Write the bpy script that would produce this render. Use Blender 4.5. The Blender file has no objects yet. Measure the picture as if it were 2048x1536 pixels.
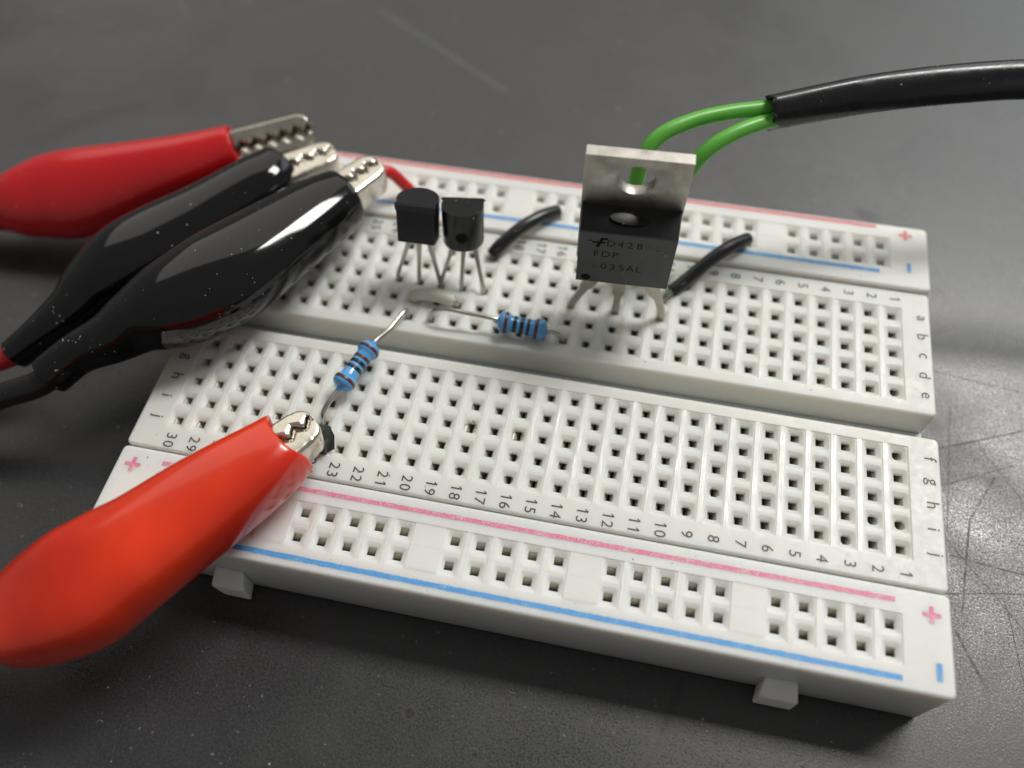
import bpy, bmesh, math, random
from mathutils import Vector, Matrix
random.seed(7)

# ------------------------------------------------------------------ units
# everything below is laid out in millimetres in the breadboard's own frame
# (x along the columns, y across the rows, z up, z = 0 at the hole rims)
TABLE_Z = -8.5
def S(p):
    return Vector(((p[0] + 37.0) * 0.001, p[1] * 0.001, (p[2] - TABLE_Z) * 0.001))

scene = bpy.context.scene
col = scene.collection

# ------------------------------------------------------------------ camera
R0 = Vector((0.9794120, 0.2010057, -0.0186776))
R1 = Vector((0.1611935, -0.8343998, -0.5270613))
R2 = Vector((-0.1215269, 0.5131994, -0.8496220))
camd = bpy.data.cameras.new('camera')
cam = bpy.data.objects.new('camera', camd)
col.objects.link(cam)
m = Matrix((R0, -R1, -R2)).transposed().to_4x4()
m.translation = S((-29.0475, -49.0477, 76.6250))
cam.matrix_world = m
camd.sensor_width = 36.0
camd.lens = 1672.94 / 2048 * 36
camd.clip_start = 0.005
camd.clip_end = 20
camd.dof.use_dof = True
camd.dof.focus_distance = 0.0835
camd.dof.aperture_fstop = camd.lens / 2.3
camd.dof.aperture_blades = 0
scene.camera = cam

# ------------------------------------------------------------------ light
world = bpy.data.worlds.new('World')
scene.world = world
world.use_nodes = True
bg = world.node_tree.nodes['Background']
bg.inputs[0].default_value = (1.0, 0.985, 0.95, 1)
bg.inputs[1].default_value = 0.19

def area(name, direction, dist, size, size_y, power, colr, target=(-37, 0, 0)):
    ld = bpy.data.lights.new(name, 'AREA')
    ld.shape = 'RECTANGLE'
    ld.size = size
    ld.size_y = size_y
    ld.energy = power
    ld.color = colr
    o = bpy.data.objects.new(name, ld)
    col.objects.link(o)
    d = Vector(direction).normalized()
    t = S(target)
    o.location = t + d * dist
    x = (Vector((1, 0, 0)) - d * d.x).normalized()
    o.rotation_euler = Matrix((x, d.cross(x), d)).transposed().to_euler()
    return o
area('ceiling_panel', (0.45, 0.55, 1.0), 1.3, 0.58, 0.22, 12.6, (1.0, 0.98, 0.94))
area('fill_far', (1.0, 1.5, 1.0), 2.6, 1.6, 1.0, 9.0, (0.90, 0.96, 1.0))  # added fill that brightens the far bench and the board
area('fill_left', (-0.45, 1.0, 1.05), 2.4, 2.6, 1.6, 11.5, (1.0, 0.97, 0.89))  # added warm fill that lightens the left of the bench

vs = scene.view_settings
vs.view_transform = 'Standard'
vs.look = 'None'
vs.exposure = 0.0
vs.gamma = 1.0
vs.use_curve_mapping = False

# ------------------------------------------------------------------ materials
def newmat(name):
    mt = bpy.data.materials.new(name)
    mt.use_nodes = True
    return mt, mt.node_tree.nodes, mt.node_tree.links, mt.node_tree.nodes['Principled BSDF']

def noise(N, L, scale, detail=4, rough=0.6, coord='Object', dist=0.0, stretch=None):
    tc = N.new('ShaderNodeTexCoord')
    n = N.new('ShaderNodeTexNoise')
    n.inputs['Scale'].default_value = scale
    n.inputs['Detail'].default_value = detail
    n.inputs['Roughness'].default_value = rough
    n.inputs['Distortion'].default_value = dist
    if stretch:
        mp = N.new('ShaderNodeMapping')
        mp.inputs['Scale'].default_value = stretch
        L.new(tc.outputs[coord], mp.inputs[0])
        L.new(mp.outputs[0], n.inputs['Vector'])
    else:
        L.new(tc.outputs[coord], n.inputs['Vector'])
    return n.outputs['Fac']

def ramp(N, L, fac, a, b, ca=(0, 0, 0, 1), cb=(1, 1, 1, 1)):
    r = N.new('ShaderNodeValToRGB')
    r.color_ramp.elements[0].position = a
    r.color_ramp.elements[1].position = b
    r.color_ramp.elements[0].color = ca
    r.color_ramp.elements[1].color = cb
    L.new(fac, r.inputs[0])
    return r.outputs[0]

def mixc(N, L, fac, a, b, mode='MIX'):
    mx = N.new('ShaderNodeMix')
    mx.data_type = 'RGBA'
    mx.blend_type = mode
    for i, v in ((0, fac), (6, a), (7, b)):
        if isinstance(v, (float, int)):
            mx.inputs[i].default_value = v
        elif isinstance(v, tuple):
            mx.inputs[i].default_value = v if len(v) == 4 else v + (1,)
        else:
            L.new(v, mx.inputs[i])
    return mx.outputs[2]

def bump(N, L, height, strength, dist_mm, prev=None):
    b = N.new('ShaderNodeBump')
    b.inputs['Strength'].default_value = strength
    b.inputs['Distance'].default_value = dist_mm * 0.001
    L.new(height, b.inputs['Height'])
    if prev is not None:
        L.new(prev, b.inputs['Normal'])
    return b.outputs['Normal']

def M(name, c, rough=0.4, metal=0.0, coat=0.0, sss=0.0, sssr=0.5, var=None, bmp=None, rvar=None, spec=0.5, dust=0.0, sheen=0.0):
    mt, N, L, p = newmat(name)
    c4 = c + (1,)
    p.inputs['Base Color'].default_value = c4
    p.inputs['Roughness'].default_value = rough
    p.inputs['Metallic'].default_value = metal
    p.inputs['Coat Weight'].default_value = coat
    p.inputs['Coat Roughness'].default_value = 0.06
    p.inputs['Specular IOR Level'].default_value = spec
    if sss:
        p.inputs['Subsurface Weight'].default_value = sss
        p.inputs['Subsurface Scale'].default_value = 0.001 * sssr
        p.inputs['Subsurface Radius'].default_value = (1.0, 0.75, 0.55)
    colour = None
    if var:
        sc, amt = var
        f = noise(N, L, sc, 5)
        dark = tuple(x * (1 - amt) for x in c)
        light = tuple(min(1, x * (1 + amt)) for x in c)
        colour = ramp(N, L, f, 0.3, 0.7, dark + (1,), light + (1,))
    if dust:
        f = noise(N, L, 2600, 1, 0.5)
        g = noise(N, L, 120, 2, 0.5)
        dm = N.new('ShaderNodeMath'); dm.operation = 'ADD'
        L.new(f, dm.inputs[0])
        gm = N.new('ShaderNodeMath'); gm.operation = 'MULTIPLY'; gm.inputs[1].default_value = 0.25
        L.new(g, gm.inputs[0]); L.new(gm.outputs[0], dm.inputs[1])
        fr = ramp(N, L, dm.outputs[0], 0.90 - dust * 0.03, 0.93 - dust * 0.03)
        colour = mixc(N, L, fr, colour if colour is not None else c4, (0.45, 0.45, 0.43, 1))
    if colour is not None:
        L.new(colour, p.inputs['Base Color'])
    if rvar:
        sc, lo, hi = rvar
        f = noise(N, L, sc, 6)
        rr = ramp(N, L, f, 0.35, 0.65, (lo, lo, lo, 1), (hi, hi, hi, 1))
        L.new(rr, p.inputs['Roughness'])
    if bmp:
        nr = None
        for sc, st, dm_ in bmp:
            nr = bump(N, L, noise(N, L, sc, 1.5 if sc < 200 else 5), st, dm_, nr)
        L.new(nr, p.inputs['Normal'])
    return mt

def ink(name, c, base, cover, rough=0.5, sc=5200):
    mt, N, L, p = newmat(name)
    f = noise(N, L, sc, 2, 0.6)
    g = noise(N, L, 500, 3, 0.6)
    mth = N.new('ShaderNodeMath'); mth.operation = 'MULTIPLY_ADD'
    mth.inputs[1].default_value = 0.45
    L.new(g, mth.inputs[0]); L.new(f, mth.inputs[2])
    k = ramp(N, L, mth.outputs[0], cover, cover + 0.12)
    cc = mixc(N, L, k, c + (1,), base + (1,))
    L.new(cc, p.inputs['Base Color'])
    p.inputs['Roughness'].default_value = rough
    L.new(bump(N, L, f, 0.25, 0.02), p.inputs['Normal'])
    return mt

WHITE = (0.74, 0.74, 0.70)
MT = {}
MT['strip'] = M('white_plastic_smooth', WHITE, 0.36, sss=0.8, sssr=2.0, var=(140, 0.03), bmp=[(1800, 0.05, 0.03), (5000, 0.06, 0.02)], rvar=(1600, 0.38, 0.54))
MT['rail'] = M('white_plastic_matte', (0.78, 0.772, 0.742), 0.48, sss=0.8, sssr=2.0, var=(140, 0.03), bmp=[(6000, 0.35, 0.03)], rvar=(2500, 0.4, 0.58))
def rib_material():
    mt, N, L, p = newmat('white_plastic_worn_rib')
    p.inputs['Base Color'].default_value = (0.77, 0.77, 0.735, 1)
    p.inputs['Subsurface Weight'].default_value = 0.8
    p.inputs['Subsurface Scale'].default_value = 0.002
    p.inputs['Subsurface Radius'].default_value = (1.0, 0.75, 0.55)
    st = noise(N, L, 900, 4, 0.6, stretch=(3.0, 0.35, 1.0))
    L.new(ramp(N, L, noise(N, L, 500, 3), 0.35, 0.65, (0.2, 0.2, 0.2, 1), (0.42, 0.42, 0.42, 1)), p.inputs['Roughness'])
    L.new(bump(N, L, st, 0.8, 0.10), p.inputs['Normal'])
    return mt
MT['rib'] = rib_material()
MT['backing'] = M('foam_backing', (0.03, 0.03, 0.03), 0.8)
MT['black_ink'] = ink('black_ink', (0.05, 0.05, 0.046), WHITE, 0.93)
MT['pink_ink'] = ink('pink_ink', (0.74, 0.17, 0.29), (0.74, 0.55, 0.58), 0.73, sc=7000)
MT['red_ink'] = ink('red_ink', (0.74, 0.18, 0.19), (0.74, 0.55, 0.55), 0.85)
MT['blue_ink'] = ink('blue_ink', (0.075, 0.33, 0.72), (0.4, 0.6, 0.76), 0.79, sc=7000)
MT['contact'] = M('contact_metal', (0.58, 0.57, 0.48), 0.4, 0.35, var=(900, 0.15))
MT['epoxy_dark'] = M('black_epoxy_dark', (0.012, 0.0125, 0.016), 0.42, spec=0.3, var=(380, 0.25), bmp=[(5000, 0.12, 0.03)])
MT['tin'] = M('tinned_lead', (0.50, 0.48, 0.43), 0.30, 1.0, var=(700, 0.12), bmp=[(2500, 0.12, 0.05)])
MT['lead'] = M('dull_lead', (0.52, 0.49, 0.43), 0.45, 1.0, var=(500, 0.2), bmp=[(2500, 0.2, 0.05)])
MT['nickel'] = M('nickel_plate', (0.72, 0.67, 0.58), 0.2, 1.0, var=(260, 0.2), rvar=(900, 0.14, 0.32), bmp=[(700, 0.05, 0.08)])
MT['tab'] = M('dull_tab_metal', (0.40, 0.38, 0.345), 0.4, 1.0, var=(260, 0.25), rvar=(420, 0.26, 0.55), bmp=[(600, 0.22, 0.12)])
MT['epoxy'] = M('black_epoxy', (0.012, 0.012, 0.013), 0.24, spec=0.4, var=(500, 0.25), bmp=[(3500, 0.05, 0.02)], dust=0.2)
MT['epoxy_gloss'] = M('black_epoxy_smooth', (0.010, 0.010, 0.011), 0.24, bmp=[(300, 0.06, 0.1)])
MT['epoxy_matte'] = M('black_epoxy_matte', (0.056, 0.058, 0.061), 0.46, var=(380, 0.18), bmp=[(5000, 0.15, 0.03)], dust=0.3)
MT['mark'] = M('laser_marking_and_recess_shade', (0.005, 0.005, 0.005), 0.6, spec=0.12)  # also colours the discs that paint shade into the pits
MT['faint_mark'] = ink('faint_mark', (0.008, 0.008, 0.008), (0.056, 0.058, 0.061), 0.62, sc=2500)
MT['black_pvc'] = M('black_pvc', (0.005, 0.005, 0.0055), 0.2, coat=0.0, rvar=(150, 0.06, 0.11), bmp=[(95, 0.24, 0.35), (1500, 0.01, 0.03)], dust=0.45)
MT['black_wire'] = M('black_wire_pvc', (0.012, 0.012, 0.013), 0.28, bmp=[(900, 0.15, 0.05)], dust=0.6)
MT['jacket'] = M('black_cable_jacket', (0.014, 0.014, 0.016), 0.27, bmp=[(1300, 0.16, 0.05)], rvar=(600, 0.2, 0.36), dust=0.3)
MT['red_pvc'] = M('red_pvc', (0.60, 0.012, 0.016), 0.22, sss=0.25, sssr=1.2, coat=0.2, bmp=[(160, 0.08, 0.2)], dust=0.6)
MT['red_wire'] = M('red_wire_pvc', (0.62, 0.02, 0.02), 0.3, sss=0.1, sssr=0.5)
MT['green'] = M('green_wire_pvc', (0.125, 0.46, 0.055), 0.36, sss=0.15, sssr=0.5, var=(350, 0.06), bmp=[(1500, 0.15, 0.04)])
MT['white_wire'] = M('white_wire_pvc', (0.66, 0.65, 0.57), 0.35, sss=0.3, sssr=0.6)
MT['blue_body'] = M('blue_resistor_coat', (0.10, 0.35, 0.70), 0.25, coat=0.3, var=(900, 0.05), bmp=[(900, 0.12, 0.05)])
MT['brown_band'] = M('brown_band_paint', (0.10, 0.022, 0.014), 0.3, coat=0.2)
MT['black_band'] = M('black_band_paint', (0.010, 0.010, 0.012), 0.3, coat=0.2)
MT['header'] = M('black_header_plastic', (0.03, 0.03, 0.033), 0.5, var=(1500, 0.5), bmp=[(2500, 0.5, 0.1)])
MT['dust'] = M('dust_fibre', (0.42, 0.41, 0.38), 0.8)

def orange_pvc():
    mt, N, L, p = newmat('orange_red_translucent_pvc')
    f = noise(N, L, 55, 3, 0.5, dist=0.2)
    c = ramp(N, L, f, 0.30, 0.66, (0.50, 0.011, 0.002, 1), (0.88, 0.055, 0.008, 1))
    L.new(c, p.inputs['Base Color'])
    p.inputs['Roughness'].default_value = 0.24
    p.inputs['Subsurface Weight'].default_value = 0.55
    p.inputs['Subsurface Scale'].default_value = 0.0022
    p.inputs['Subsurface Radius'].default_value = (1.0, 0.25, 0.08)
    p.inputs['Coat Weight'].default_value = 0.5
    p.inputs['Coat Roughness'].default_value = 0.07
    n1 = bump(N, L, noise(N, L, 110, 2), 0.05, 0.35)
    n2 = bump(N, L, noise(N, L, 900, 3), 0.05, 0.05, n1)
    L.new(n2, p.inputs['Normal'])
    return mt
MT['orange_pvc'] = orange_pvc()

SCRATCH = [((8.04, 3.15), (17.5, 7.28), 0.16), ((13.73, 0.58), (10.65, -5.15), 0.14), ((10.65, -5.15), (9.14, -15.41), 0.16),
           ((8.34, -17.88), (10.61, -22.58), 0.22), ((-18.04, -28.0), (-21.2, -39.0), 0.75), ((8.3, -9.63), (15.6, -10.39), 0.12),
           ((6.0, 8.5), (5.4, 3.0), 0.3), ((7.0, -2.0), (16.0, 2.5), 0.09), ((9.5, 9.0), (8.2, -7.0), 0.08), ((7.5, -14.0), (17.0, -12.2), 0.09),
           ((12.5, 4.0), (17.5, -3.5), 0.08), ((6.5, -6.0), (15.5, -17.0), 0.08), ((13.5, -14.0), (15.0, -27.0), 0.1), ((5.5, 14.0), (18.0, 12.5), 0.12)]
PALE = [((-77.55, 70.0), (-52.93, 54.1), 0.8), ((9.0, 1.5), (11.5, -3.5), 0.1), ((8.0, -1.0), (14.5, -0.2), 0.08), ((12.0, 5.5), (12.8, -9.0), 0.07), ((-112.3, 66.7), (-108.97, 63.1), 0.5)]
PITS = [(-43.39, -36.05, 0.75), (-60.7, -31.58, 0.7), (-36.5, -38.5, 0.35)]
BLOTS = [(0.95, 33.5, 3.2), (0.6, 37.5, 2.6)]
def bench_material():
    mt, N, L, p = newmat('black_resin_bench')
    tc = N.new('ShaderNodeTexCoord')
    def math_0(v, k):
        q = N.new('ShaderNodeMath'); q.operation = 'MULTIPLY'; q.inputs[1].default_value = k; L.new(v, q.inputs[0]); return q.outputs[0]
    mid = noise(N, L, 95, 6, 0.65, dist=0.5)
    fine = noise(N, L, 900, 6, 0.7)
    grain = noise(N, L, 3200, 3, 0.6)
    base = mixc(N, L, ramp(N, L, mid, 0.35, 0.75), (0.0195, 0.0200, 0.0222, 1), (0.0330, 0.0337, 0.0360, 1))
    stain = ramp(N, L, noise(N, L, 60, 5, 0.7, dist=1.2), 0.60, 0.72)
    base = mixc(N, L, math_0(stain, .6), base, (0.018, 0.017, 0.016, 1))
    # line-shaped scratches in real places on the bench
    sep = N.new('ShaderNodeSeparateXYZ')
    L.new(tc.outputs['Object'], sep.inputs[0])
    def math_(op, a, b=None, clamp=False):
        q = N.new('ShaderNodeMath'); q.operation = op; q.use_clamp = clamp
        for i, v in enumerate((a, b)):
            if v is None: continue
            if isinstance(v, (int, float)): q.inputs[i].default_value = v
            else: L.new(v, q.inputs[i])
        return q.outputs[0]
    def lines(segs):
        acc = None
        wob = math_('MULTIPLY', math_('SUBTRACT', noise(N, L, 160, 3), 0.5), 0.0003)
        for (a, b, w) in segs:
            ax, ay = (a[0] + 37) * .001, a[1] * .001
            bx_, by_ = (b[0] + 37) * .001, b[1] * .001
            dx, dy = bx_ - ax, by_ - ay
            ln = math.hypot(dx, dy); dx /= ln; dy /= ln
            px = math_('SUBTRACT', sep.outputs[0], ax); py = math_('SUBTRACT', sep.outputs[1], ay)
            t = math_('ADD', math_('MULTIPLY', px, dx), math_('MULTIPLY', py, dy))
            n_ = math_('ADD', math_('SUBTRACT', math_('MULTIPLY', px, dy), math_('MULTIPLY', py, dx)), wob)
            over = math_('MAXIMUM', math_('SUBTRACT', 0.0, t), math_('SUBTRACT', t, ln))
            over = math_('MAXIMUM', over, 0.0)
            d = math_('ADD', math_('ABSOLUTE', n_), over)
            s = math_('SUBTRACT', 1.0, math_('DIVIDE', d, w * .001), True)
            acc = s if acc is None else math_('MAXIMUM', acc, s)
        return acc
    def spots(lst, wobble):
        acc = None
        w1 = math_('MULTIPLY', math_('SUBTRACT', noise(N, L, 420, 4, 0.65), 0.5), wobble * .001)
        for (x, y, r) in lst:
            px = math_('SUBTRACT', sep.outputs[0], (x + 37) * .001); py = math_('SUBTRACT', sep.outputs[1], y * .001)
            d = math_('SQRT', math_('ADD', math_('MULTIPLY', px, px), math_('MULTIPLY', py, py)))
            d = math_('ADD', d, w1)
            q = math_('SUBTRACT', 1.0, math_('DIVIDE', d, r * .001), True)
            q = math_('MULTIPLY', q, 2.2, True)
            acc = q if acc is None else math_('MAXIMUM', acc, q)
        return acc
    pits = spots(PITS, 0.9)
    blot = spots(BLOTS, 9.0)
    base = mixc(N, L, math_('MULTIPLY', blot, 0.45), base, (0.016, 0.013, 0.010, 1))
    base = mixc(N, L, pits, base, (0.008, 0.008, 0.008, 1))
    smear = ramp(N, L, noise(N, L, 38, 6, 0.68, dist=1.0), 0.46, 0.70)
    sc = math_('MULTIPLY', lines(SCRATCH), math_('MULTIPLY', ramp(N, L, fine, 0.3, 0.6), 0.7))
    pl = math_('MULTIPLY', lines(PALE), 0.9)
    base = mixc(N, L, sc, base, (0.006, 0.006, 0.006, 1))
    base = mixc(N, L, pl, base, (0.07, 0.075, 0.08, 1))
    # fine pale dust grains
    gr = ramp(N, L, noise(N, L, 1700, 1, 0.5), 0.735, 0.76)
    base = mixc(N, L, math_('MULTIPLY', gr, 0.45), base, (0.30, 0.30, 0.29, 1))
    spk = ramp(N, L, noise(N, L, 3600, 3, 0.65), 0.40, 0.66)
    base = mixc(N, L, math_('MULTIPLY', spk, 0.55), base, (0.060, 0.059, 0.058, 1))
    L.new(base, p.inputs['Base Color'])
    rr = mixc(N, L, ramp(N, L, mid, 0.35, 0.7), (0.20, 0.20, 0.20, 1), (0.31, 0.31, 0.31, 1))
    rr = mixc(N, L, ramp(N, L, noise(N, L, 4200, 2, 0.6), 0.40, 0.66), rr, (0.50, 0.50, 0.50, 1))
    rr = mixc(N, L, math_('MULTIPLY', smear, 0.5), rr, (0.66, 0.66, 0.66, 1))
    rr = mixc(N, L, math_('MULTIPLY', blot, 0.4), rr, (0.75, 0.75, 0.75, 1))
    rr = mixc(N, L, math_('MAXIMUM', sc, pits), rr, (0.8, 0.8, 0.8, 1))
    L.new(rr, p.inputs['Roughness'])
    p.inputs['Specular IOR Level'].default_value = 0.75
    n1 = bump(N, L, fine, 0.10, 0.08)
    n2 = bump(N, L, noise(N, L, 5200, 3, 0.7), 0.40, 0.05, n1)
    n3 = bump(N, L, math_('MAXIMUM', sc, pits), -0.6, 0.15, n2)
    L.new(n3, p.inputs['Normal'])
    return mt
MT['bench'] = bench_material()

# ------------------------------------------------------------------ mesh helpers
class MB:
    def __init__(self):
        self.v, self.f, self.s, self.m = [], [], [], []
    def add(self, vs, fs, smooth=False, mi=0):
        self.m += [mi] * len(fs)
        o = len(self.v)
        self.v += [tuple(x) for x in vs]
        self.f += [tuple(i + o for i in f) for f in fs]
        self.s += [smooth] * len(fs)
        return self
    def quad(self, a, b, c, d, smooth=False, mi=0):
        return self.add([a, b, c, d], [(0, 1, 2, 3)], smooth, mi)
    def box(self, x0, x1, y0, y1, z0, z1):
        vs = [(x, y, z) for z in (z0, z1) for y in (y0, y1) for x in (x0, x1)]
        return self.add(vs, [(0, 2, 3, 1), (4, 5, 7, 6), (0, 1, 5, 4), (2, 6, 7, 3), (0, 4, 6, 2), (1, 3, 7, 5)])
    def grid(self, rings, closed=True, cap0=False, cap1=False, smooth=True):
        n = len(rings[0])
        vs = [p for r in rings for p in r]
        fs = []
        for i in range(len(rings) - 1):
            for j in range(n if closed else n - 1):
                k = (j + 1) % n
                fs.append((i * n + j, i * n + k, (i + 1) * n + k, (i + 1) * n + j))
        self.add(vs, fs, smooth)
        if cap0: self.add(rings[0], [tuple(reversed(range(n)))])
        if cap1: self.add(rings[-1], [tuple(range(n))])
        return self
    def build(self, name, mat, parent=None, bevel=0, solid=0, segs=2, fix=True, auto=0):
        xs = list(zip(*self.v))
        org = ((min(xs[0]) + max(xs[0])) / 2, (min(xs[1]) + max(xs[1])) / 2, min(xs[2]))
        W = S(org)
        me = bpy.data.meshes.new(name)
        me.from_pydata([S(p) - W for p in self.v], [], self.f)
        me.materials.append(MT[mat] if isinstance(mat, str) else mat)
        if any(self.m):
            me.materials.append(MT['rib'])
        for pl, s, k in zip(me.polygons, self.s, self.m):
            pl.use_smooth = s
            pl.material_index = k
        if fix:
            bm = bmesh.new(); bm.from_mesh(me)
            bmesh.ops.remove_doubles(bm, verts=bm.verts, dist=2e-7)
            bmesh.ops.recalc_face_normals(bm, faces=bm.faces)
            bm.to_mesh(me); bm.free()
        if auto:
            for pl in me.polygons: pl.use_smooth = True
            me.set_sharp_from_angle(angle=math.radians(auto))
        o = bpy.data.objects.new(name, me)
        col.objects.link(o)
        if parent:
            o.parent = parent
            o.location = W - wloc(parent)
        else:
            o.location = W
        if bevel:
            b = o.modifiers.new('bevel', 'BEVEL')
            b.width = bevel * .001; b.segments = segs; b.limit_method = 'ANGLE'; b.angle_limit = math.radians(35)
            b.harden_normals = False
        if solid:
            b = o.modifiers.new('solidify', 'SOLIDIFY')
            b.thickness = solid * .001; b.offset = -1
        return o

def wloc(o):
    v = Vector(o.location)
    while o.parent:
        o = o.parent
        v = v + Vector(o.location)
    return v

def tag(o, label, cat, group=None):
    o['label'] = label; o['category'] = cat
    if group: o['group'] = group
    return o

def thing(name, label, cat, base, group=None):
    o = bpy.data.objects.new(name, None)
    col.objects.link(o)
    o.empty_display_size = 0.004
    o.location = S(base)
    return tag(o, label, cat, group)

def cr(pts, n):
    """Catmull-Rom resample of a list of tuples (any dimension), n samples per span."""
    pts = [list(map(float, p)) for p in pts]
    ext = [[2 * a - b for a, b in zip(pts[0], pts[1])]] + pts + [[2 * a - b for a, b in zip(pts[-1], pts[-2])]]
    out = []
    for i in range(1, len(ext) - 2):
        for k in range(n):
            t = k / n
            r = []
            for a, b, c, d in zip(ext[i - 1], ext[i], ext[i + 1], ext[i + 2]):
                r.append(0.5 * (2 * b + (c - a) * t + (2 * a - 5 * b + 4 * c - d) * t * t + (3 * b - a - 3 * c + d) * t ** 3))
            out.append(r)
    out.append(pts[-1])
    return out

def frames(pts, up=(0, 0, 1)):
    """tangent and parallel-transported normals along a polyline"""
    P_ = [Vector(p[:3]) for p in pts]
    T = []
    for i in range(len(P_)):
        T.append((P_[min(i + 1, len(P_) - 1)] - P_[max(i - 1, 0)]).normalized())
    n = Vector(up) - T[0] * T[0].dot(Vector(up))
    if n.length < 1e-3:
        n = Vector((1, 0, 0)) - T[0] * T[0].x
    n.normalize()
    out = []
    for p, t in zip(P_, T):
        n = (n - t * n.dot(t)).normalized()
        out.append((p, t, n, t.cross(n)))
    return out

def tube(mb, pts, r, seg=14, n=8, caps=True, r_fn=None):
    pp = cr(pts, n) if n > 1 else pts
    fr = frames(pp)
    rings = []
    for i, (p, t, a, b) in enumerate(fr):
        rr = r_fn(i / (len(fr) - 1)) if r_fn else r
        rings.append([p + a * (rr * math.cos(2 * math.pi * k / seg)) + b * (rr * math.sin(2 * math.pi * k / seg)) for k in range(seg)])
    mb.grid(rings, True, caps, caps)
    return fr

_tc = {}
def text2d(s, size, thin=0.0):
    """outline of a string as (2-D verts, faces) centred on the origin"""
    key = (s, size, thin)
    if key in _tc: return _tc[key]
    cu = bpy.data.curves.new('t', 'FONT')
    cu.body = s; cu.size = size; cu.resolution_u = 4
    cu.align_x = 'CENTER'; cu.align_y = 'CENTER'; cu.offset = thin
    o = bpy.data.objects.new('t', cu)
    col.objects.link(o)
    dg = bpy.context.evaluated_depsgraph_get()
    me = o.evaluated_get(dg).to_mesh()
    vs = [(v.co.x, v.co.y) for v in me.vertices]
    fs = [tuple(p.vertices) for p in me.polygons]
    o.evaluated_get(dg).to_mesh_clear()
    bpy.data.objects.remove(o); bpy.data.curves.remove(cu)
    xs = [v[0] for v in vs]; ys = [v[1] for v in vs]
    cx, cy = (min(xs) + max(xs)) / 2, (min(ys) + max(ys)) / 2
    vs = [(x - cx, y - cy) for x, y in vs]
    _tc[key] = (vs, fs)
    return _tc[key]

# ------------------------------------------------------------------ bench
b = MB()
b.box(-420, 420, -420, 420, TABLE_Z - 25, TABLE_Z)
bench = b.build('bench_top', 'bench')
bench['kind'] = 'structure'
bench['label'] = 'black resin laboratory bench top with scratches and dust'
# object coordinates of the bench = world coordinates
off = bench.location.copy()
bench.data.transform(Matrix.Translation(off))
bench.location = (0, 0, 0)

# ------------------------------------------------------------------ breadboard
P = 2.54
ROW = {}
for i, c in enumerate('abcde'): ROW[c] = 3.81 + P * (4 - i)
for i, c in enumerate('fghij'): ROW[c] = -3.81 - P * i
def cx(n): return -(n - 1) * P
RX = -1.18
NI, NO, FI, FO = -21.36, -23.89, 21.30, 23.85
FAR_DZ, NEAR_DZ = 0.5, -0.12
RAIL_IDX = [g * 6 + k for g in range(5) for k in range(5)]
X0, X1 = -77.85, 4.05
ZB = -7.9
board = thing('breadboard', 'white solderless breadboard with numbered columns and red and blue rail lines', 'breadboard', (-37, 0, TABLE_Z))

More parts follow.
